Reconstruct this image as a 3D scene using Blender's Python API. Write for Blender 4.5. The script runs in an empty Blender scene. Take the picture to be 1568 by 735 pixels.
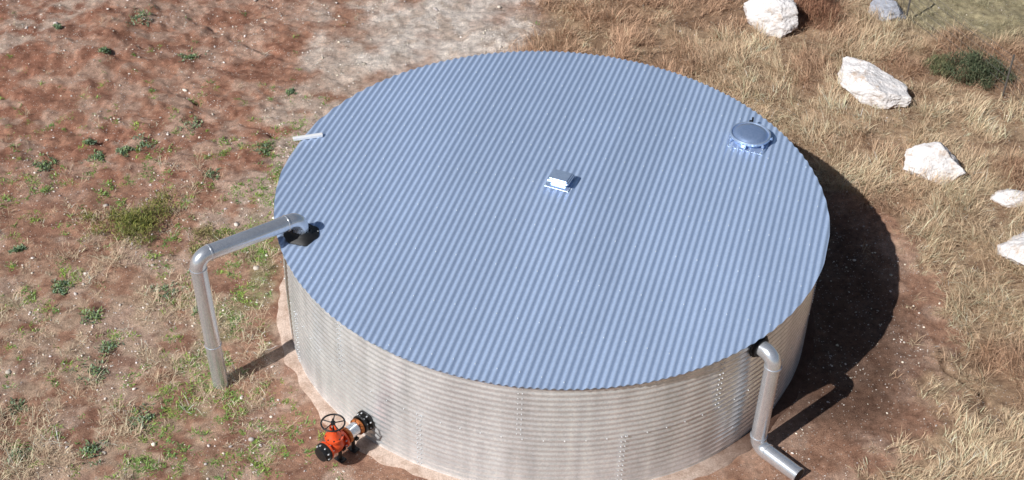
import bpy, bmesh, numpy as np, math, random
from mathutils import Vector, Matrix, noise as mn
random.seed(4); RNG=np.random.default_rng(7)
sc=bpy.context.scene
sc.view_settings.view_transform='Standard'; sc.view_settings.look='None'; sc.view_settings.exposure=0

# ---------------------------------------------------------------- helpers
def link(o,parent=None):
    sc.collection.objects.link(o)
    if parent: o.parent=parent
    return o
def empty(name):
    e=bpy.data.objects.new(name,None); return link(e)
def mesh_obj(name,verts,faces,mat,parent=None,smooth=False):
    me=bpy.data.meshes.new(name); me.from_pydata([tuple(v) for v in verts],[],faces); me.update()
    if mat: me.materials.append(mat)
    if smooth: me.polygons.foreach_set("use_smooth",[True]*len(me.polygons))
    return link(bpy.data.objects.new(name,me),parent)
def np_mesh(name,V,F,mat,parent=None,smooth=False,col=None):
    """V (n,3), F (m,k) constant k"""
    me=bpy.data.meshes.new(name); n=len(V); m,k=F.shape
    me.vertices.add(n); me.vertices.foreach_set("co",V.astype(np.float32).ravel())
    me.loops.add(m*k); me.loops.foreach_set("vertex_index",F.astype(np.int32).ravel())
    me.polygons.add(m); me.polygons.foreach_set("loop_start",np.arange(0,m*k,k,dtype=np.int32))
    me.polygons.foreach_set("loop_total",np.full(m,k,dtype=np.int32))
    me.update(calc_edges=True)
    if smooth: me.polygons.foreach_set("use_smooth",np.ones(m,dtype=bool))
    if col is not None:
        for nm,c in col.items():
            a=me.color_attributes.new(nm,'FLOAT_COLOR','POINT')
            c4=np.ones((n,4),dtype=np.float32); c4[:,:3]=c; a.data.foreach_set("color",c4.ravel())
    if mat: me.materials.append(mat)
    return link(bpy.data.objects.new(name,me),parent)
def bm_obj(name,bm,mat,parent=None,smooth=False):
    me=bpy.data.meshes.new(name); bm.to_mesh(me); bm.free()
    me.materials.append(mat)
    if smooth: me.polygons.foreach_set("use_smooth",[True]*len(me.polygons))
    return link(bpy.data.objects.new(name,me),parent)
def lathe(name,prof,origin,axis,mat,parent,seg=40,smooth=True,sharp=True):
    """prof list of (r,h) along axis from origin"""
    ax=Vector(axis).normalized(); q=Vector((0,0,1)).rotation_difference(ax); o=Vector(origin)
    vs=[];fs=[]
    for r,h in prof:
        for i in range(seg):
            a=2*math.pi*i/seg; vs.append(o+q@Vector((r*math.cos(a),r*math.sin(a),h)))
    for j in range(len(prof)-1):
        for i in range(seg):
            i2=(i+1)%seg; fs.append((j*seg+i,j*seg+i2,(j+1)*seg+i2,(j+1)*seg+i))
    fs.append(tuple(reversed(range(seg)))); fs.append(tuple((len(prof)-1)*seg+i for i in range(seg)))
    ob=mesh_obj(name,vs,fs,mat,parent,smooth)
    if smooth and sharp:
        me=ob.data
        try: me.set_sharp_from_angle(angle=math.radians(35))
        except Exception: pass
    return ob
def fillet(pts,rad,n=10):
    pts=[Vector(p) for p in pts]; out=[pts[0]]
    for i in range(1,len(pts)-1):
        a,b,c=pts[i-1],pts[i],pts[i+1]; u=(a-b).normalized(); v=(c-b).normalized()
        ang=u.angle(v); t=rad/math.tan(ang/2); p1=b+u*t; p2=b+v*t
        bis=(u+v).normalized(); ce=b+bis*(rad/math.sin(ang/2))
        r1=p1-ce; r2=p2-ce; tot=r1.angle(r2); ax=r1.cross(r2).normalized()
        for k in range(n+1): out.append(ce+Matrix.Rotation(tot*k/n,3,ax)@r1)
    out.append(pts[-1]); return out
def tube(name,path,rad,mat,parent,seg=32,cap=True,hollow=False):
    P=[Vector(p) for p in path]; vs=[];fs=[]
    T=[]
    for i in range(len(P)):
        t=(P[min(i+1,len(P)-1)]-P[max(i-1,0)]).normalized(); T.append(t)
    n=T[0].orthogonal().normalized()
    for i,p in enumerate(P):
        if i: n=(T[i-1].rotation_difference(T[i])@n).normalized()
        b=T[i].cross(n)
        for k in range(seg):
            a=2*math.pi*k/seg; vs.append(p+(n*math.cos(a)+b*math.sin(a))*rad)
    for i in range(len(P)-1):
        for k in range(seg):
            k2=(k+1)%seg; fs.append((i*seg+k,i*seg+k2,(i+1)*seg+k2,(i+1)*seg+k))
    if cap:
        fs.append(tuple(reversed(range(seg)))); fs.append(tuple((len(P)-1)*seg+i for i in range(seg)))
    ob=mesh_obj(name,vs,fs,mat,parent,True)
    try: ob.data.set_sharp_from_angle(angle=math.radians(60))
    except Exception: pass
    return ob
def box(name,size,loc,rotz,mat,parent,bev=0.01,rot=None):
    bm=bmesh.new(); bmesh.ops.create_cube(bm,size=1)
    for v in bm.verts: v.co=Vector((v.co.x*size[0],v.co.y*size[1],v.co.z*size[2]))
    if bev: bmesh.ops.bevel(bm,geom=bm.edges[:],offset=bev,segments=3,affect='EDGES')
    M=Matrix.Translation(loc)@(rot.to_4x4() if rot else Matrix.Rotation(rotz,4,'Z'))
    bmesh.ops.transform(bm,matrix=M,verts=bm.verts)
    return bm_obj(name,bm,mat,parent,False)
def hash2(ix,iy,s):
    h=(ix.astype(np.int64)*374761393+iy.astype(np.int64)*668265263+s*1442695041)&0xffffffff
    h=((h^(h>>13))*1274126177)&0xffffffff
    return ((h^(h>>16))&0xffff)/65535.0
def vn(x,y,s=0):
    ix=np.floor(x);iy=np.floor(y);fx=x-ix;fy=y-iy;fx=fx*fx*(3-2*fx);fy=fy*fy*(3-2*fy)
    a=hash2(ix,iy,s);b=hash2(ix+1,iy,s);c=hash2(ix,iy+1,s);d=hash2(ix+1,iy+1,s)
    return (a*(1-fx)+b*fx)*(1-fy)+(c*(1-fx)+d*fx)*fy
def fbm(x,y,f=1.,o=4,s=0):
    t=0;a=.5;n=0
    for i in range(o):
        t=t+a*vn(x*f+i*17.3,y*f-i*9.1,s+i);n+=a;a*=.5;f*=2.03
    return t/n
def ss(a,b,x):
    t=np.clip((x-a)/(b-a),0,1);return t*t*(3-2*t)

# ---------------------------------------------------------------- materials
class NT:
    def __init__(s,name):
        s.m=bpy.data.materials.new(name); s.m.use_nodes=True; s.t=s.m.node_tree; s.b=s.t.nodes["Principled BSDF"]
    def n(s,ty,**k):
        nd=s.t.nodes.new(ty)
        for a,v in k.items(): setattr(nd,a,v)
        return nd
    def l(s,a,b): s.t.links.new(a,b)
    def noise(s,scale,detail=4,rough=.6,vec=None):
        nd=s.n("ShaderNodeTexNoise"); nd.inputs["Scale"].default_value=scale; nd.inputs["Detail"].default_value=detail; nd.inputs["Roughness"].default_value=rough
        s.l(vec if vec is not None else s.obj(),nd.inputs["Vector"]); return nd
    def obj(s):
        if not hasattr(s,"tc"): s.tc=s.n("ShaderNodeTexCoord")
        return s.tc.outputs["Object"]
    def ramp(s,fac,stops):
        r=s.n("ShaderNodeValToRGB"); e=r.color_ramp.elements
        while len(e)<len(stops): e.new(.5)
        for i,(p,c) in enumerate(stops): e[i].position=p; e[i].color=(*c,1) if len(c)==3 else c
        s.l(fac,r.inputs[0]); return r.outputs[0]
    def mix(s,fac,a,b,mode='MIX'):
        m=s.n("ShaderNodeMix",data_type='RGBA',blend_type=mode)
        for sock,v in ((m.inputs[0],fac),(m.inputs[6],a),(m.inputs[7],b)):
            if hasattr(v,"links"): s.l(v,sock)
            elif isinstance(v,tuple): sock.default_value=(*v,1)
            else: sock.default_value=v
        return m.outputs[2]
    def bump(s,h,st,dist=.01):
        b=s.n("ShaderNodeBump"); b.inputs["Strength"].default_value=st; b.inputs["Distance"].default_value=dist
        s.l(h,b.inputs["Height"]); s.l(b.outputs[0],s.b.inputs["Normal"])
    def set(s,**k):
        for a,v in k.items():
            i=s.b.inputs[a.replace("_"," ")]
            if hasattr(v,"links"): s.l(v,i)
            else: i.default_value=(*v,1) if isinstance(v,tuple) else v
        return s.m
def simple(name,col,rough=.6,metal=0.,var=.25,scale=20,bump=0):
    N=NT(name); f=N.noise(scale)
    c=N.ramp(f.outputs[0],[(.3,tuple(x*(1-var) for x in col)),(.7,tuple(min(1,x*(1+var)) for x in col))])
    N.set(Base_Color=c,Roughness=rough,Metallic=metal)
    if bump: N.bump(f.outputs[0],bump)
    return N.m
def metal(name,lo,hi,rough,met,attr=False,cloud=.1):
    N=NT(name)
    v=N.n("ShaderNodeTexVoronoi"); v.inputs["Scale"].default_value=38; N.l(N.obj(),v.inputs["Vector"])
    sp=N.n("ShaderNodeSeparateColor"); N.l(v.outputs["Color"],sp.inputs[0])
    big=N.noise(1.3,5,.65)
    c=N.ramp(sp.outputs[0],[(0,lo),(1,hi)])
    c=N.mix(1.,c,N.ramp(big.outputs[0],[(.3,(1-cloud,)*3),(.7,(1+cloud*.6,)*3)]),'MULTIPLY')
    if attr:
        a=N.n("ShaderNodeAttribute"); a.attribute_name="Col"; c=N.mix(1.,c,a.outputs["Color"],'MULTIPLY')
    r=N.n("ShaderNodeMapRange"); r.inputs[3].default_value=rough-.05*cloud*10; r.inputs[4].default_value=rough+.05*cloud*10
    N.l(big.outputs[0],r.inputs[0])
    N.set(Base_Color=c,Roughness=r.outputs[0],Metallic=met); return N.m
M_roof=metal("galvanised_roof_sheet",(.46,.585,.80),(.52,.645,.86),.33,.40,True,.03)  # blue base colour stands in for sky reflected by the sheet
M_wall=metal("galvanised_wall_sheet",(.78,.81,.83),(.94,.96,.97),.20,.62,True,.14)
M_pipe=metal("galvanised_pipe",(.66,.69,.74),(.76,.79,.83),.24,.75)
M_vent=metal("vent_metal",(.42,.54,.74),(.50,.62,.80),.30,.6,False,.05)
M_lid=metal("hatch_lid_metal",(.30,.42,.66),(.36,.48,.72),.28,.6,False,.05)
M_seal=simple("pale_sealant",(.60,.66,.72),.6,.1,.2,30)
M_bolt=simple("zinc_bolt",(.62,.64,.66),.4,.6,.2)
M_black=simple("black_rubber",(.012,.012,.013),.6,0,.3)
M_iron=simple("black_iron",(.02,.02,.021),.45,.2,.3)
M_orange=simple("red_valve_paint",(.72,.085,.02),.38,0,.15,12)
M_rust=simple("rust_flange",(.42,.13,.03),.6,.3,.4,25)
def lime(name,base,stain):
    N=NT(name); f=N.noise(3.,8,.7); g=N.noise(14,6,.7)
    c=N.ramp(f.outputs[0],[(.33,stain),(.45,base),(1,tuple(min(1,b*1.08) for b in base))])
    c=N.mix(.4,c,N.ramp(g.outputs[0],[(.3,(.5,.45,.42)),(.52,(1,1,1))]),'MULTIPLY')
    N.set(Base_Color=c,Roughness=.9); N.bump(g.outputs[0],.8,.05); return N.m
M_lime=lime("limestone",(.80,.77,.76),(.58,.46,.37)); M_grey=lime("grey_stone",(.42,.44,.50),(.25,.25,.28))
def attrmat(name,rough=.8,trans=0):
    N=NT(name); a=N.n("ShaderNodeAttribute"); a.attribute_name="Col"
    N.set(Base_Color=a.outputs["Color"],Roughness=rough); N.b.inputs["Specular IOR Level"].default_value=.2
    return N.m
M_grass=attrmat("dry_grass_blades"); M_weed=attrmat("weed_leaves",.6); M_peb=attrmat("pebble_stone",.9)

# ---------------------------------------------------------------- terrain
_ang=np.radians([-180,-120,-60,-45,-25,0,20,40,60,90,115,180]); _edg=np.array([5.2,5.2,6.2,6.4,6.6,7.0,7.0,6.1,5.3,5.0,5.0,5.2])
def edge(x,y): return np.interp(np.arctan2(y,x),_ang,_edg)
def height(x,y):
    r=np.hypot(x,y); k=ss(4.8,6.5,r)
    h=k*(.14*(fbm(x,y,.45,3,3)-.5)+.12*(fbm(x,y,2.1,3,9)-.5)+.08*(fbm(x,y,7,3,5)-.5))
    h+=ss(4.7,5.3,r)*.025*(fbm(x,y,5,2,31)-.5)
    # wheel ruts and clods on the upper-left slope
    d=(x*.55+y*.83)+.5*fbm(x,y,.6,2,51); m=ss(-4,-6,x)*ss(2,4,y)
    h-=m*.07*np.exp(-((np.mod(d,2.3)-1.15)/.12)**2)*ss(.35,.6,fbm(x,y,.8,2,52))
    h+=m*.10*(np.abs(fbm(x,y,3.3,3,61)-.5)*2)
    # low bank at the far left
    h+=.35*ss(-7.5,-9.5,x+.4*(fbm(x,y,.9,2,55)-.5)*2)*ss(5.0,8.0,y)
    # cracks in the soil bench on the right
    cr=np.exp(-((x-6.75-.25*np.sin(y*2.1)-.12*np.sin(y*5.3))/.035)**2)*ss(-2.6,-2.2,y)*ss(-.6,-1.0,y); h-=.10*cr
    far=ss(25,200,r); h+=far*(14*(fbm(x,y,.012,3,77)-.45))
    return h
def zones(x,y):
    r=np.hypot(x,y); n1=fbm(x,y,.5,4,11); n2=fbm(x,y,1.6,4,12); n3=fbm(x,y,4.5,3,13)
    j=(n2-.5)*1.6+(n3-.5)*.8
    dry=ss(-.25,.35,r-edge(x,y)+j)*ss(-1.0,.3,x+(n1-.5)*2)
    cream=ss(0,.9,1.0-np.abs((x+1.9)-(y-9.5)*.5)/3.0+(n2-.5)*1.4)*ss(6.3,8.2,y+j)
    path=ss(-.3,.7,1.-np.abs(x+4.9-.22*(y-4))/1.1+(n2-.5)*1.6)*ss(.5,2.5,y)*ss(10,8,y)
    path=np.maximum(path,.9*ss(.0,.6,1-np.abs((x+11.)-(y-8.2)*.75)/.9+(n2-.5)*1.5)*ss(4.5,6,y))
    red=ss(-4.2,-6,x+j)*ss(1.5,4.0,y+j)
    return dry,cream,path,red,n1,n2,n3,r
def axis(lo,hi,step,far):
    c=np.arange(lo,hi,step); k=step*1.18**np.arange(1,60); k=np.cumsum(k); k=k[k<far]
    return np.concatenate([(lo-k)[::-1],c,c[-1]+k])
xs=axis(-14,13,.05,420); ys=axis(-7,14.5,.05,420)
X,Y=np.meshgrid(xs,ys); Z=height(X,Y)
dry,cream,path,red,n1,n2,n3,r=zones(X,Y)
n4=fbm(X,Y,3.1,5,91); n5=fbm(X,Y,9,3,95)
def L(a,b,t): return a*(1-t[...,None])+np.array(b)*t[...,None]
col=np.zeros(X.shape+(3,))+np.array([.45,.26,.18])
col=L(col,[.60,.43,.335],ss(.47,.62,n2)*.85)
col=L(col,[.29,.145,.10],ss(.52,.64,n4)*.65)
col=L(col,[.43,.215,.145],red*(.5+.45*ss(.4,.6,n1)))
col=L(col,[.58,.41,.32],red*ss(.52,.64,n4)*.7)
col=L(col,[.29,.135,.09],red*ss(.44,.36,n4)*.65)
col=L(col,[.64,.51,.42],path*.85*ss(.28,.5,n4))
col=L(col,[.80,.72,.65],cream*.92)
col=L(col,[.52,.40,.32],cream*ss(.52,.66,n4)*.7)
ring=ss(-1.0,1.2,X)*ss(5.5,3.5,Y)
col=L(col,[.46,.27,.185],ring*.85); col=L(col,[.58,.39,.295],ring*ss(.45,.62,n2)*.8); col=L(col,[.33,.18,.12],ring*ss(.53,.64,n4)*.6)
col=L(col,[.12,.07,.05],ring*ss(6.8,5.6,r)*ss(-3.4,-2.4,Y)*.8)   # soil colour darkened to deepen the tank's cast shadow
col=L(col,[.48,.345,.225],dry*.9); col=L(col,[.30,.18,.115],dry*ss(.5,.65,n1)*.6); col=L(col,[.25,.155,.10],dry*ss(.52,.62,n4)*.6)
olive=ss(8.6,10.2,Y+(n2-.5)*1.5)*ss(7.4,8.6,X+(n2-.5)); col=L(col,[.42,.37,.23],olive*.9)
low=ss(-4.6,-5.6,X)*ss(1.5,-.8,Y); col=L(col,[.56,.42,.31],low*ss(.4,.6,n3)*.7)
gr=ss(.9,0,np.abs(X+5.15-.1*Y))*ss(3.2,1.8,Y)*ss(.45,.6,n2); col=L(col,[.20,.22,.08],gr*.65)
ck=np.exp(-((X-6.75-.25*np.sin(Y*2.1)-.12*np.sin(Y*5.3))/.03)**2)*ss(-2.6,-2.2,Y)*ss(-.6,-1.0,Y); col=L(col,[.10,.06,.04],ck*.8)
col*=(.82+.38*n3)[...,None]; col*=(.78+.44*n5)[...,None]
ny,nx=X.shape; V=np.stack([X,Y,Z],-1).reshape(-1,3)
idx=np.arange(nx*ny).reshape(ny,nx); F=np.stack([idx[:-1,:-1],idx[:-1,1:],idx[1:,1:],idx[1:,:-1]],-1).reshape(-1,4)
N=NT("ground_soil"); a=N.n("ShaderNodeAttribute"); a.attribute_name="Col"
f1=N.noise(9,8,.7); f2=N.noise(55,6,.75)
c=N.mix(1.,a.outputs["Color"],N.ramp(f1.outputs[0],[(.3,(.6,.55,.53)),(.5,(1,1,1)),(.70,(1.35,1.32,1.28))]),'MULTIPLY')
c=N.mix(1.,c,N.ramp(f2.outputs[0],[(.3,(.5,.47,.45)),(.5,(1,1,1)),(.7,(1.4,1.4,1.4))]),'MULTIPLY')
v=N.n("ShaderNodeTexVoronoi"); v.inputs["Scale"].default_value=26; N.l(N.obj(),v.inputs["Vector"])
sp=N.n("ShaderNodeSeparateColor"); N.l(v.outputs["Color"],sp.inputs[0])
m1=N.n("ShaderNodeMath",operation='LESS_THAN'); N.l(v.outputs["Distance"],m1.inputs[0]); m1.inputs[1].default_value=.28
m2=N.n("ShaderNodeMath",operation='GREATER_THAN'); N.l(sp.outputs[0],m2.inputs[0]); m2.inputs[1].default_value=.82
m3=N.n("ShaderNodeMath",operation='MULTIPLY'); N.l(m1.outputs[0],m3.inputs[0]); N.l(m2.outputs[0],m3.inputs[1])
c=N.mix(m3.outputs[0],c,N.mix(.6,a.outputs["Color"],(.76,.68,.6)))
N.set(Base_Color=c,Roughness=.95); N.b.inputs["Specular IOR Level"].default_value=.1
N.bump(f2.outputs[0],1.,.05)
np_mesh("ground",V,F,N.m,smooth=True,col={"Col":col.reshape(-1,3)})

# sand pad ring
vs=[];cs=[];n=360
for i in range(n):
    t=2*math.pi*i/n; ca,sa=math.cos(t),math.sin(t)
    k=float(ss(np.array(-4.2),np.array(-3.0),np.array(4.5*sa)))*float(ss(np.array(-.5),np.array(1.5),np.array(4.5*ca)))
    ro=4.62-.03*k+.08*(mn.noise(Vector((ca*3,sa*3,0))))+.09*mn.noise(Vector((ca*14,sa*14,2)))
    cc=np.array([.64,.51,.43])*(1-k)+np.array([.13,.075,.055])*k  # k blends to dark soil tone, painting tank shade into the pad colour
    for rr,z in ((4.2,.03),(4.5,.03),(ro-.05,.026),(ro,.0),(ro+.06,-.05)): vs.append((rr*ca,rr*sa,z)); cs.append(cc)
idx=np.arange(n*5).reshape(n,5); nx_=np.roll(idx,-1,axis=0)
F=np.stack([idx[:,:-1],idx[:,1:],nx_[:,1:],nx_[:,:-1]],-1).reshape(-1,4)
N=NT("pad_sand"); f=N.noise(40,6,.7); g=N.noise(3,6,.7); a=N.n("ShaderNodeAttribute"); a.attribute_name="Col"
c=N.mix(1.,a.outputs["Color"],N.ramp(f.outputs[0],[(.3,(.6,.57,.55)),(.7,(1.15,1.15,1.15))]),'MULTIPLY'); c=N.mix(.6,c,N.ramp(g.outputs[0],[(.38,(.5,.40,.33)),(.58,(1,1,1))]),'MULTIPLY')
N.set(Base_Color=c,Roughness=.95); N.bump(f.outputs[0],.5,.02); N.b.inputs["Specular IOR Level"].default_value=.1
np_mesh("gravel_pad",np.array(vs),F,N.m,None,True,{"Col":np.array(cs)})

# ---------------------------------------------------------------- water tank
tank=empty("water_tank"); R=4.5; RW=4.42; HT=2.258; RISE=.22; AL=math.radians(15)
rib=np.array([math.sin(AL),math.cos(AL)]); crs=np.array([math.cos(AL),-math.sin(AL)])
LAM=.108
def roofz(x,y): return HT+RISE*(1-np.hypot(x,y)/R)
us=np.arange(-R+.012,R-.01,LAM/10); nv=40
V=[];C=[]
sheet=RNG.uniform(.965,1.03,40)
for u in us:
    k=math.floor(u/LAM); hl=math.sqrt(R*R-u*u)
    e0=hash2(np.array(k),np.array(1),3)*.012
    vv=np.linspace(-hl-e0,hl+e0,nv)
    P=u*crs[None,:]+vv[:,None]*rib[None,:]
    z=roofz(P[:,0],P[:,1])+.0135*math.cos(2*math.pi*u/LAM)
    V.append(np.column_stack([P,z])); s=sheet[int((u+R)/.864)]; C.append(np.tile([s,s,s],(nv,1)))
V=np.concatenate(V);C=np.concatenate(C); nu=len(us)
C=C*(.93+.11*fbm(V[:,0]*.9,V[:,1]*.35,1.,3,200))[:,None]
idx=np.arange(nu*nv).reshape(nu,nv); F=np.stack([idx[:-1,:-1],idx[1:,:-1],idx[1:,1:],idx[:-1,1:]],-1).reshape(-1,4)
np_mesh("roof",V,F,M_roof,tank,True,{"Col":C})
def studs(name,P,Nn,rad,h,mat,parent):
    P=np.array(P);Nn=np.array(Nn,dtype=float);n=len(P);k=6
    t=np.cross(Nn,np.array([0.,0,1.]));bad=np.linalg.norm(t,axis=1)<.3;t[bad]=np.cross(Nn[bad],np.array([1.,0,0]));t/=np.linalg.norm(t,axis=1)[:,None];b=np.cross(Nn,t)
    Vs=[]
    for (rr,hh) in ((rad,-.004),(rad,h*.6),(rad*.55,h)):
        for i in range(k):
            a=2*math.pi*i/k; Vs.append(P+rr*(math.cos(a)*t+math.sin(a)*b)+hh*Nn)
    Vs=np.stack(Vs,1)
    f=[]
    for l in range(2):
        for i in range(k):
            j=(i+1)%k; f.append((l*k+i,l*k+j,(l+1)*k+j,(l+1)*k+i))
    f.append((12,13,14,15));f.append((12,15,16,17))
    f=np.array(f); F=(np.arange(n)[:,None,None]*18+f[None]).reshape(-1,4)
    return np_mesh(name,Vs.reshape(-1,3),F,mat,parent)
P=[];Nn=[]
for v in np.arange(-4.2,4.3,1.05):
    for q in range(-41,42):
        if q%3: continue
        u=q*LAM; w=v+random.uniform(-.02,.02)
        if math.hypot(u,w)<4.42:
            x,y=u*crs+w*rib; P.append((x,y,roofz(x,y)+.0135)); Nn.append((0,0,1))
studs("roof_screws",P,Nn,.010,.008,M_seal,tank)
# corrugated wall
NZ=22; pitch=HT/NZ; na=432; nz=NZ*8+1
th=np.linspace(0,2*math.pi,na,endpoint=False); zz=np.linspace(0,HT-.02,nz)
TH,ZZ=np.meshgrid(th,zz)
deg=np.degrees(TH)
up=ZZ>HT/2
ph=np.where(up,np.mod(deg-264.3,40),np.mod(deg-284.3,40))/40.
rad=RW-.012+.0080*np.cos(2*math.pi*ZZ/pitch)+.005*ph+.003*up
rad+=.022*(vn(deg*.13,ZZ*.9,15)-.5)+.006*(vn(deg*.4,ZZ*1.6,16)-.5)
V=np.stack([rad*np.cos(TH),rad*np.sin(TH),ZZ],-1).reshape(-1,3)
pid=np.where(up,np.floor(np.mod(deg-264.3,360)/40),20+np.floor(np.mod(deg-284.3,360)/40))
tint=.92+.12*hash2(pid,pid*0+3,5)
streak=.82+.28*vn(deg*.7,ZZ*.4,8)  # bright and dark reflection streaks put into the sheet tint
tint=(tint*streak).reshape(-1)
C=np.stack([tint*.98,tint*.995,tint*1.01],-1)
idx=np.arange(na*nz).reshape(nz,na); nxt=np.roll(idx,-1,axis=1)
F=np.stack([idx[:-1],nxt[:-1],nxt[1:],idx[1:]],-1).reshape(-1,4)
np_mesh("wall",V,F,M_wall,tank,True,{"Col":C})
P=[];Nn=[]
def wb(d,z,off=0):
    t=math.radians(d)+off/RW; rr=RW+.004; P.append((rr*math.cos(t),rr*math.sin(t),z)); Nn.append((math.cos(t),math.sin(t),0))
for k in range(9):
    for i in range(NZ):
        z=i*pitch
        if z<.05: continue
        d0=264.3+40*k if z>HT/2 else 284.3+40*k
        for off in (-.03,.03): wb(d0,z+(.0 if off<0 else 0),off)
for i in range(0,90): wb(i*4+1,HT/2,0)
studs("wall_bolts",P,Nn,.0105,.013,M_bolt,tank)
lathe("eave_angle",[(4.40,0),(4.455,0),(4.455,.05),(4.40,.05)],(0,0,HT-.07),(0,0,1),M_vent,tank,200)
# centre vent
vg=empty("roof_vent_group"); vg.parent=tank
vx,vy=.13,.06; rz=-AL-.12
zc=float(roofz(np.array(vx),np.array(vy)))
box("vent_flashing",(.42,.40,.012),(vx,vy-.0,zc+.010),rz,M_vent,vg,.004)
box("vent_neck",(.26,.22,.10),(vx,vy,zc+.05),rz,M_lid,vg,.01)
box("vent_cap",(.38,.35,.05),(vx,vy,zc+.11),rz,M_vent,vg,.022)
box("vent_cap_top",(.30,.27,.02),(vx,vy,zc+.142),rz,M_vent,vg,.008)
P=[];Nn=[]
for i in range(-2,3):
    for sx_,sy_ in ((i*.085,-.185),(i*.085,.185),(-.195,i*.08),(.195,i*.08)):
        w=Matrix.Rotation(rz,2)@Vector((sx_,sy_)); P.append((vx+w.x,vy+w.y,zc+.017)); Nn.append((0,0,1))
studs("vent_rivets",P,Nn,.008,.008,M_seal,vg)
# access hatch
hg=empty("access_hatch"); hg.parent=tank
hx,hy=3.42,1.76; zh=float(roofz(np.array(hx),np.array(hy)))
box("hatch_flashing",(.66,.64,.012),(hx-.02,hy-.07,zh+.012),rz,M_vent,hg,.004)
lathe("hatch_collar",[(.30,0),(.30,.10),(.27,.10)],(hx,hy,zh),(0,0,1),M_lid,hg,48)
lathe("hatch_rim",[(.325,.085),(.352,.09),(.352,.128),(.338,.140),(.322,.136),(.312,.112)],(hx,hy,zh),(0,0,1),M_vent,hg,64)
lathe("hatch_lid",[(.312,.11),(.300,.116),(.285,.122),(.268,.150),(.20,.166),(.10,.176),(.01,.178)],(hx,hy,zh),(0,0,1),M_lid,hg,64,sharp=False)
box("hatch_hinge",(.05,.14,.04),(hx+.05,hy+.36,zh+.10),0,M_iron,hg,.006)
box("hatch_lug",(.03,.03,.13),(hx+.08,hy+.41,zh+.12),0,M_iron,hg,.005)
for i,a in enumerate((200,250,300,350)):
    t=math.radians(a); box("hatch_clamp_%d"%i,(.03,.05,.06),(hx+.36*math.cos(t),hy+.36*math.sin(t),zh+.07),t-math.pi/2,M_vent,hg,.005)
P=[];Nn=[]
for i in range(-3,4):
    for sx_,sy_ in ((i*.095,-.36),(i*.095,.22),(-.33,i*.09-.06),(.29,i*.09-.06)):
        ww=Matrix.Rotation(rz,2)@Vector((sx_,sy_)); P.append((hx+ww.x,hy+ww.y,zh+.02)); Nn.append((0,0,1))
studs("hatch_rivets",P,Nn,.008,.008,M_seal,hg)
a=Vector((-4.42,1.31)); b=Vector((-3.93,1.47)); md=(a+b)/2
M_white=simple("white_bracket",(.78,.78,.78),.5,0,.05)
box("gauge_bracket",((b-a).length,.055,.03),(md.x,md.y,HT+.05),math.atan2(b.y-a.y,b.x-a.x),M_white,tank,.006)
box("gauge_bracket_lip",((b-a).length-.01,.012,.05),(md.x+.01,md.y-.034,HT+.04),math.atan2(b.y-a.y,b.x-a.x),M_white,tank,.003)

# ---------------------------------------------------------------- pipes
def collar(nm,p,ax,rad,parent,w=.03,mat=None):
    ax=Vector(ax).normalized(); lathe(nm,[(rad,0),(rad+.009,.004),(rad+.009,w-.004),(rad,w)],Vector(p)-ax*w/2,ax,mat or M_pipe,parent,32)
UP=Vector((0,0,1))
ip=empty("steel_pipe")
PR=.125
A=Vector((-5.22,-2.36,-.1));B=Vector((-5.33,-2.37,2.66));Cc=Vector((-3.93,-1.26,2.60));D=Vector((-3.93,-1.26,2.2))
tube("inlet_run",fillet([A,B,Cc,D],.19),PR,M_pipe,ip)
ar=(Cc-B).normalized(); vr=(B-A).normalized()
collar("seam_1",B-vr*.22,vr,PR,ip); collar("seam_2",B+ar*.22,ar,PR,ip); collar("seam_3",Cc-ar*.24,ar,PR,ip); collar("seam_4",A.lerp(B,.36),vr,PR,ip,.012)
zr=float(roofz(np.array(-3.93),np.array(-1.26)))
vs=[];fs=[]
n=48
for j,(s,z) in enumerate(((.14,.10),(.17,.04),(1,.026),(1.02,0.004))):
    for i in range(n):
        t=2*math.pi*i/n; rr=.27*(1+.25*mn.noise(Vector((math.cos(t)*1.5,math.sin(t)*1.5,3)))) if s>.5 else s
        rr=rr*s if s>.5 else s
        vs.append((-3.93+rr*math.cos(t)*1.05,-1.26+rr*math.sin(t)*.95,zr+z))
for j in range(3):
    for i in range(n):
        i2=(i+1)%n; fs.append((j*n+i,(j+1)*n+i,(j+1)*n+i2,j*n+i2))
mesh_obj("roof_boot",vs,fs,M_black,ip,True)
op=empty("steel_pipe")
dr=Vector((.69,-.724,0)).normalized()
w0=dr*4.38+Vector((0,0,2.02)); t0=dr*4.74+Vector((0,0,2.02)); b0=dr*4.72+Vector((0,0,.15)); e0=dr*5.55+Vector((0,0,.13))
tube("overflow_run",fillet([w0,t0,b0,e0],.17),PR*.98,M_pipe,op,cap=False)
tube("pipe_bore",[e0-dr*.25,e0-dr*.004],PR*.93,M_black,op)
collar("seam_1",t0-Vector((0,0,.2)),(0,0,1),PR,op);collar("seam_2",b0+Vector((0,0,.2)),(0,0,1),PR,op);collar("seam_3",b0+dr*.2,dr,PR,op);collar("end_rim",e0-dr*.02,dr,PR*.98,op,.03)
collar("wall_seal",dr*4.47+Vector((0,0,2.02)),dr,PR+.02,op,.06,M_black)
lathe("wall_flange",[(.19,0),(.19,.03)],dr*4.42+Vector((0,0,2.02)),dr,M_black,op,32)

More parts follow.
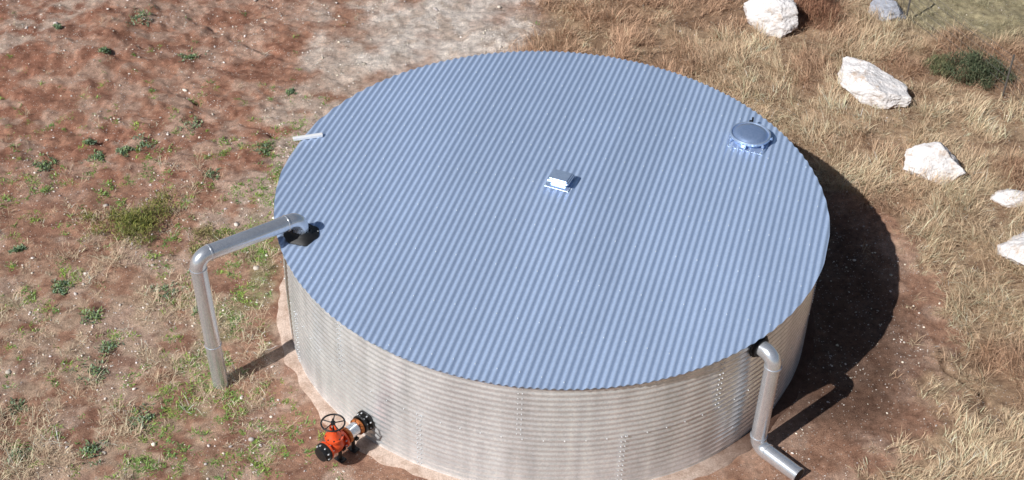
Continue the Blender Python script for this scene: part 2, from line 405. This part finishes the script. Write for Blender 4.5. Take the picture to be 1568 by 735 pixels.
# ---------------------------------------------------------------- gate valve
gv=empty("gate_valve")
va=math.atan2(-3.42,-2.74); vd=Vector((math.cos(va),math.sin(va),0)); vo=vd*4.42+Vector((0,0,.44)); vsd=vd.cross(UP)
def vp(a,s=0,z=0): return vo+vd*a+vsd*s+UP*z
lathe("wall_flange",[(.17,0),(.17,.03)],vp(0),vd,M_iron,gv)
lathe("neck",[(.10,.03),(.10,.12)],vp(0),vd,M_iron,gv)
lathe("flange_a",[(.15,0),(.15,.03)],vp(.11),vd,M_iron,gv)
lathe("coupling_a",[(.125,0),(.135,.01),(.135,.05),(.125,.06)],vp(.16),vd,M_rust,gv)
lathe("spool",[(.105,0),(.105,.22)],vp(.2),vd,M_pipe,gv)
lathe("coupling_b",[(.125,0),(.135,.01),(.135,.05),(.125,.06)],vp(.40),vd,M_rust,gv)
lathe("flange_b",[(.15,0),(.15,.032)],vp(.50),vd,M_orange,gv)
lathe("body",[(.085,0),(.10,.03),(.13,.1),(.135,.15),(.13,.2),(.10,.27),(.085,.30)],vp(.53),vd,M_orange,gv,sharp=False)
lathe("flange_c",[(.15,0),(.15,.032)],vp(.83),vd,M_orange,gv)
lathe("outlet_flange",[(.155,0),(.155,.035)],vp(.872),vd,M_iron,gv)
lathe("outlet_socket",[(.12,0),(.115,.07),(.07,.075)],vp(.907),vd,M_iron,gv)
lathe("bonnet",[(.11,0),(.105,.13),(.14,.135),(.14,.175),(.12,.18),(.10,.22),(.06,.27),(.055,.31)],vp(.68),UP,M_orange,gv)
for k,s in enumerate((-.055,.055)):
    tube("yoke_%d"%k,[vp(.68,s,.27),vp(.68,s*1.2,.33),vp(.68,s*.6,.42),vp(.68,0,.44)],.017,M_orange,gv,12)
lathe("stem",[(.014,0),(.014,.26)],vp(.68,0,.28),UP,M_iron,gv,12)
lathe("hub",[(.035,0),(.035,.04)],vp(.68,0,.44),UP,M_iron,gv,16)
hc=vp(.68,0,.46); HR=.175
ringp=[hc+Vector((HR*math.cos(2*math.pi*i/40),HR*math.sin(2*math.pi*i/40),0)) for i in range(41)]
tube("handwheel_rim",ringp,.014,M_iron,gv,10,cap=False)
for k in range(5):
    t=2*math.pi*k/5+.3; tube("spoke_%d"%k,[hc,hc+Vector((HR*math.cos(t),HR*math.sin(t),0))],.009,M_iron,gv,8)
P=[];Nn=[]
for aa,rr,s in ((.032,.145,1),(.105,.125,-1),(.535,.128,1),(.825,.128,-1),(.908,.13,1)):
    for k in range(8):
        t=2*math.pi*(k+.5)/8; p=vp(aa,rr*math.cos(t),rr*math.sin(t)); P.append(tuple(p)); Nn.append(tuple(vd*s))
studs("flange_bolts",P,Nn,.014,.024,M_bolt,gv)
P=[];Nn=[]
for k in range(8):
    t=2*math.pi*k/8; P.append(tuple(vp(.68,.12*math.sin(t),.176)+vd*.12*math.cos(t))); Nn.append((0,0,1))
studs("bonnet_bolts",P,Nn,.013,.02,M_iron,gv)
for k,aa in enumerate((.30,.58)):
    lathe("leg_%d"%k,[(.03,-.5),(.03,-.13)],vp(aa,.0),UP,M_iron,gv,12)
    box("leg_saddle_%d"%k,(.07,.22,.04),vp(aa,0,-.12),va,M_iron,gv,.008)
    box("leg_foot_%d"%k,(.12,.16,.02),vp(aa,0,-.40),va,M_iron,gv,.004)

# ---------------------------------------------------------------- boulders
def boulder(loc,size,rotz,seed,mat,tilt=0,name="limestone_boulder"):
    bm=bmesh.new(); bmesh.ops.create_icosphere(bm,subdivisions=6,radius=1)
    rs=random.Random(seed); pl=[]
    for k in range(15):
        v=Vector((rs.gauss(0,1),rs.gauss(0,1),rs.gauss(0,.8))).normalized(); pl.append((v,rs.uniform(.58,.84)))
    for v in bm.verts:
        p=v.co.copy(); p*=1+.22*mn.noise(p*1.3+Vector((seed*3.1,0,0)))
        for n_,d in pl:
            e=p.dot(n_)-d
            if e>0: p-=n_*e*.96
        p+=p.normalized()*(.07*mn.noise(p*3.5+Vector((0,seed,0)))-.05*abs(mn.noise(p*7))+.022*mn.noise(p*19)+.012*mn.noise(p*41))
        v.co=Vector((p.x*size[0],p.y*size[1],p.z*size[2]))
    M=Matrix.Translation(loc)@Matrix.Rotation(rotz,4,'Z')@Matrix.Rotation(tilt,4,'Y'); bmesh.ops.transform(bm,matrix=M,verts=bm.verts)
    bm_obj(name,bm,mat,None,True)
boulder((5.06,9.68,.22),(.76,.66,.60),-.45,3,M_lime,.2)
boulder((7.75,10.24,.10),(.56,.40,.30),-.5,5,M_grey,name="grey_boulder")
boulder((6.76,6.98,.18),(1.0,.62,.48),-.55,8,M_lime,.1)
boulder((7.52,4.16,.15),(.78,.52,.45),-.35,12,M_lime)
boulder((8.90,3.38,.0),(.52,.28,.20),.2,17,M_lime)
boulder((9.05,1.60,.18),(.84,.86,.60),-.6,21,M_lime)

# ---------------------------------------------------------------- pebbles
bm=bmesh.new(); bmesh.ops.create_icosphere(bm,subdivisions=1,radius=1); iv=np.array([v.co[:] for v in bm.verts]); jf=np.array([[v.index for v in f.verts] for f in bm.faces]); bm.free()
def pebbles(n):
    x=RNG.uniform(-14,12,n*3); y=RNG.uniform(-7,14,n*3); d,cr,pa,re,a1,a2,a3,rr=zones(x,y)
    pr=(.25+1.1*ss(.47,.62,a2))*(1-.85*d)*(1-.3*re)+.35*pa+.3*cr
    pr=np.where(x>0,pr*.5,pr)
    k=(RNG.random(n*3)<pr*.6)&(rr>4.75); x=x[k][:n];y=y[k][:n];m=len(x)
    s=.0095*np.exp(RNG.normal(0,.45,m)); s=np.clip(s,.005,.03)
    big=RNG.random(m)<.008; s[big]=RNG.uniform(.025,.055,big.sum())
    sc3=s[:,None]*RNG.uniform(.6,1.35,(m,3)); sc3[:,2]*=.7
    jit=1+RNG.uniform(-.25,.25,(m,12))
    t=RNG.uniform(0,6.28,m); P=iv[None]*jit[...,None]*sc3[:,None,:]
    c_,s_=np.cos(t)[:,None],np.sin(t)[:,None]
    Q=np.stack([P[...,0]*c_-P[...,1]*s_,P[...,0]*s_+P[...,1]*c_,P[...,2]],-1)
    Q+=np.stack([x,y,height(x,y)+s*.25],-1)[:,None,:]
    F=(np.arange(m)[:,None,None]*12+jf[None]).reshape(-1,3)
    g=RNG.uniform(.42,.88,m); C=np.stack([g,g*.9,g*RNG.uniform(.72,.88,m)],-1); C=np.repeat(C,12,axis=0)
    np_mesh("pebbles",Q.reshape(-1,3),F,M_peb,None,False,{"Col":C})
pebbles(24000)

# ---------------------------------------------------------------- blades
def blades(name,x,y,ln,wd,lean,az,C,mat,z0=None,droop=.5):
    m=len(x); z=height(x,y)-.005 if z0 is None else z0
    dx,dy=np.cos(az),np.sin(az); tw=az+np.pi/2+RNG.normal(0,.5,m); wx,wy=np.cos(tw)*wd/2,np.sin(tw)*wd/2
    h1=ln*.55; a1=lean; a2=np.minimum(lean*(1+droop),1.62)
    mx=x+dx*h1*np.sin(a1);my=y+dy*h1*np.sin(a1);mz=z+h1*np.cos(a1)
    tx=mx+dx*ln*.45*np.sin(a2);ty=my+dy*ln*.45*np.sin(a2);tz=np.maximum(mz+ln*.45*np.cos(a2),z+.004)
    V=np.stack([np.stack([x-wx,y-wy,z],-1),np.stack([x+wx,y+wy,z],-1),np.stack([mx-wx*.8,my-wy*.8,mz],-1),np.stack([mx+wx*.8,my+wy*.8,mz],-1),np.stack([tx,ty,tz],-1)],1)
    f=np.array([[0,1,3],[0,3,2],[2,3,4]]); F=(np.arange(m)[:,None,None]*5+f[None]).reshape(-1,3)
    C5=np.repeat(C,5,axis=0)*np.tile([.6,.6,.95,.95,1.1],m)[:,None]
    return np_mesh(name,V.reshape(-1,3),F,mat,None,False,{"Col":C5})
GB=[[],[],[],[],[],[],[]]
def straw():
    nt=32000; x=RNG.uniform(-1.5,13,nt);y=RNG.uniform(-7,14.5,nt); d,cr,pa,re,a1,a2,a3,rr=zones(x,y)
    b4=fbm(x,y,2.4,3,120)
    ol=ss(8.6,10.2,y+(a2-.5)*1.5)*ss(7.4,8.6,x)
    k=(RNG.random(nt)<(d*(.16+1.05*ss(.4,.56,b4))+.006)*(1-.55*ol))&(rr>5.0); x=x[k];y=y[k];a1=a1[k];ol=ol[k];a2=a2[k];b4=b4[k];m=len(x)
    per=15; flow=fbm(x,y,.7,2,40)*9
    X=np.repeat(x,per)+RNG.normal(0,.045,m*per);Y=np.repeat(y,per)+RNG.normal(0,.045,m*per)
    az=np.repeat(flow,per)+RNG.normal(0,1.2,m*per)
    tl=np.repeat(RNG.uniform(.14,.40,m)*(1-.5*ol)*(.55+.85*ss(.4,.62,b4)),per); ln=tl*RNG.uniform(.5,1.2,m*per)
    lean=np.clip(RNG.normal(.82,.36,m*per),.1,1.5)
    redm=ss(.50,.62,a1)*.7
    redm=np.maximum(redm,np.exp(-((x-6.05)**2/.5+(y-10.1)**2/1.6))*1.2)
    redm=np.maximum(redm,.7*ss(5,6,y)*ss(4.5,2.5,x)*ss(.42,.56,b4)); redm=np.clip(redm,0,1)
    base=np.array([.74,.55,.37])[None]*(1-redm[:,None])+np.array([.52,.305,.20])[None]*redm[:,None]
    base=base*(1-ol[:,None])+np.array([.50,.45,.29])*ol[:,None]
    base*=np.exp(RNG.normal(0,.16,(m,1)))
    C=np.repeat(base,per,axis=0)*np.exp(RNG.normal(0,.2,(m*per,1)))
    C=np.clip(C,0,.82)
    for q,w_ in zip(GB,(X,Y,ln,RNG.uniform(.006,.010,m*per),lean,az,C)): q.append(w_)
straw()
def straw_left():
    nt=26000; x=RNG.uniform(-14,0,nt);y=RNG.uniform(-7,14,nt); d,cr,pa,re,a1,a2,a3,rr=zones(x,y)
    b4=fbm(x,y,1.5,4,130)
    lo=ss(-4.6,-5.6,x)*ss(1.8,-1.0,y)
    p=.035+1.0*lo*ss(.50,.60,b4)+.25*ss(.5,.62,a3)*ss(-4.8,-6,x)*ss(6.5,2,y)+.4*ss(.53,.62,b4)*(x<-4)*ss(6,-1,y)
    p*=(1-.9*cr)*(1-.6*re)*(1-.7*pa)
    k=(RNG.random(nt)<p)&(rr>4.85); x=x[k];y=y[k];b4=b4[k];m=len(x);per=12
    X=np.repeat(x,per)+RNG.normal(0,.05,m*per);Y=np.repeat(y,per)+RNG.normal(0,.05,m*per)
    az=RNG.uniform(0,6.28,m*per); ln=np.repeat(RNG.uniform(.06,.22,m)*(.6+.9*ss(.5,.64,b4)),per)*RNG.uniform(.5,1.2,m*per)
    lean=np.clip(RNG.normal(.95,.35,m*per),.15,1.5)
    C=np.repeat(np.array([.69,.53,.37])*np.exp(RNG.normal(0,.22,(m,1))),per,axis=0)*np.exp(RNG.normal(0,.18,(m*per,1)))
    C=np.clip(C,0,.82)
    for q,w_ in zip(GB,(X,Y,ln,RNG.uniform(.005,.009,m*per),lean,az,C)): q.append(w_)
straw_left()
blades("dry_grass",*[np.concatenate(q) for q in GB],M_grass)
def green():
    nt=30000; x=RNG.uniform(-13,0,nt);y=RNG.uniform(-6,12,nt); d,cr,pa,re,a1,a2,a3,rr=zones(x,y)
    b4=fbm(x,y,3.4,3,140)
    p=.006+1.1*np.exp(-((x+5.4-.12*y)/.48)**2)*ss(4.2,2.8,y)*ss(-3.4,-1.5,y)*ss(.43,.54,b4)
    p+=1.*np.exp(-((x+4.9)**2/1.4+(y+3.6)**2/1.6))*ss(.44,.55,b4)
    p+=.5*ss(.58,.67,b4)*ss(-4.8,-5.4,x)*ss(8,2,y)
    p+=.5*np.exp(-((x+5.2)**2/.35+(y-3.2)**2/4))*ss(.43,.58,a3)
    p*=(1-cr)
    k=(RNG.random(nt)<p)&(rr>4.78); x=x[k];y=y[k];m=len(x);per=14
    X=np.repeat(x,per)+RNG.normal(0,.04,m*per);Y=np.repeat(y,per)+RNG.normal(0,.04,m*per)
    az=RNG.uniform(0,6.28,m*per); ln=np.repeat(RNG.uniform(.035,.10,m),per)*RNG.uniform(.6,1.2,m*per)
    lean=np.clip(RNG.normal(1.1,.3,m*per),.2,1.5)
    t=RNG.random(m)[:,None]; base=np.array([.28,.38,.07])*(1-t)+np.array([.16,.28,.09])*t
    C=np.repeat(base,per,axis=0)*np.exp(RNG.normal(0,.25,(m*per,1)))
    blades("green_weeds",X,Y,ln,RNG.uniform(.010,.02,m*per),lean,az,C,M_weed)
green()
def clump(name,cx,cy,rad,hgt,n,cols,ln,wd,seed):
    rs=np.random.default_rng(seed); k=26
    ct=np.stack([rs.normal(0,.45*rad,k),rs.normal(0,.45*rad,k)],-1)
    c=rs.integers(0,k,n); px=cx+ct[c,0]+rs.normal(0,.13*rad,n); py=cy+ct[c,1]+rs.normal(0,.13*rad,n)
    hh=hgt*(.35+.65*rs.random(k))*np.exp(-(ct[:,0]**2+ct[:,1]**2)/(1.2*rad*rad))
    pz=height(px,py)+hh[c]*rs.random(n)**.6
    m=n; C=np.array(cols)[rs.integers(0,len(cols),m)]*np.exp(rs.normal(0,.3,(m,1)))
    az=rs.uniform(0,6.28,m)
    blades(name,px,py,rs.uniform(.5,1.2,m)*ln,rs.uniform(.7,1.3,m)*wd,rs.uniform(.2,1.4,m),az,C,M_weed,z0=pz)
clump("weed_clump",-7.45,1.75,.78,.28,3200,[(.24,.25,.06),(.30,.28,.09),(.14,.17,.05)],.10,.011,1)
clump("weed_clump",-6.2,1.3,.45,.16,700,[(.20,.20,.07),(.34,.28,.13)],.09,.011,2)
for i,(a_,b_) in enumerate([(-8.95,4.15),(-8.2,3.9),(-9.6,3.4),(-7.1,4.9),(-5.3,6.2),(-8.4,-.1),(-7.2,-1.6),(-7.3,-2.2),(-5.9,-.6),(-8.3,-3.0),(-6.9,-3.9),(-6.3,-3.2),(-10.5,7.9),(-5.5,4.1),(-8.7,3.7),(-7.9,4.2),(-9.3,7.1),(-8.0,-4.0),(-7.7,-.9),(-6.6,-.2),(-9.4,.9),(-6.4,3.3),(-7.6,7.4),(-8.9,8.6)]):
    clump("weed_plant",a_,b_,.11+.06*(i%4),.06,120+40*(i%3),[(.19,.28,.18),(.24,.32,.19),(.18,.27,.10)],.07,.02,30+i)
clump("shrub",9.15,7.75,.62,.7,6000,[(.07,.10,.055),(.10,.12,.065),(.15,.16,.09)],.10,.012,9)
clump("shrub",8.5,7.95,.4,.3,1800,[(.14,.16,.08),(.24,.23,.12)],.10,.010,10)
clump("shrub",-12.3,9.9,.5,.5,4000,[(.02,.025,.015),(.04,.05,.025)],.10,.02,19)
clump("red_brush",6.05,10.2,.65,.5,5000,[(.36,.18,.11),(.42,.24,.15),(.28,.14,.09)],.18,.007,11)
boulder((-8.1,10.2,.10),(.22,.16,.14),.3,41,M_grey,name="grey_boulder")

# ---------------------------------------------------------------- wire fence
fe=empty("wire_fence"); M_wire=simple("fence_wire",(.16,.15,.14),.6,.5,.3)
fp=[Vector((7.6,13.5,0)),Vector((8.15,10.1,0)),Vector((9.6,7.0,0)),Vector((10.4,3.6,0)),Vector((10.9,0,0))]
for i,p in enumerate(fp):
    h=float(height(np.array([p.x]),np.array([p.y]))[0]); tube("post_%d"%i,[p+UP*(h-.2),p+UP*(h+1.0)],.022,M_wire,fe,8)
V=[];F=[]
def wire(a,b,w=.0045):
    a=Vector(a);b=Vector(b);t=(b-a).normalized();n_=t.orthogonal().normalized();m_=t.cross(n_);s=len(V)
    for p in (a,b):
        for q in (n_,(-.5*n_+.87*m_),(-.5*n_-.87*m_)): V.append(tuple(p+q*w))
    for k in range(3):
        k2=(k+1)%3; F.append((s+k,s+k2,s+3+k2,s+3+k))
for a,b in zip(fp[:-1],fp[1:]):
    for z in (.12,.3,.48,.66,.84,.98): wire(a+UP*z,b+UP*z)
    n_=int((b-a).length/.3)
    for i in range(n_): q=a.lerp(b,i/n_); wire(q+UP*.05,q+UP*.98,.003)
mesh_obj("wires",V,F,M_wire,fe)

# ---------------------------------------------------------------- light and camera
sd=Vector((-.83336,-.75634,1)).normalized()
el=math.asin(sd.z); azr=math.atan2(sd.x,sd.y)
w=bpy.data.worlds.new("World"); sc.world=w; w.use_nodes=True; nt=w.node_tree
sky=nt.nodes.new("ShaderNodeTexSky"); sky.sky_type='NISHITA'; sky.sun_disc=False; sky.sun_elevation=el; sky.sun_rotation=azr
nt.links.new(sky.outputs[0],nt.nodes["Background"].inputs[0]); nt.nodes["Background"].inputs[1].default_value=.05
sl=bpy.data.lights.new("sun","SUN"); sl.energy=5; sl.angle=math.radians(.5); sl.color=(1,.975,.945)
so=link(bpy.data.objects.new("sun",sl)); so.rotation_euler=sd.to_track_quat('Z','Y').to_euler(); so.location=(-8,-8,12)
f,thp,ro=2236.39,.6745,.03319
fw=Vector((0,math.cos(thp),-math.sin(thp)));up_=Vector((0,math.sin(thp),math.cos(thp)));rt=Vector((1,0,0))
r2=rt*math.cos(ro)+up_*math.sin(ro);u2=-rt*math.sin(ro)+up_*math.cos(ro)
cd=bpy.data.cameras.new("camera");cam=link(bpy.data.objects.new("camera",cd)); cd.sensor_width=36; cd.lens=36*f/1568; cd.clip_end=2000; cd.clip_start=.1
Mx=Matrix((r2,u2,-fw)).transposed().to_4x4(); Mx.translation=Vector((-.62812,-19.13298,16.59419)); cam.matrix_world=Mx
sc.camera=cam
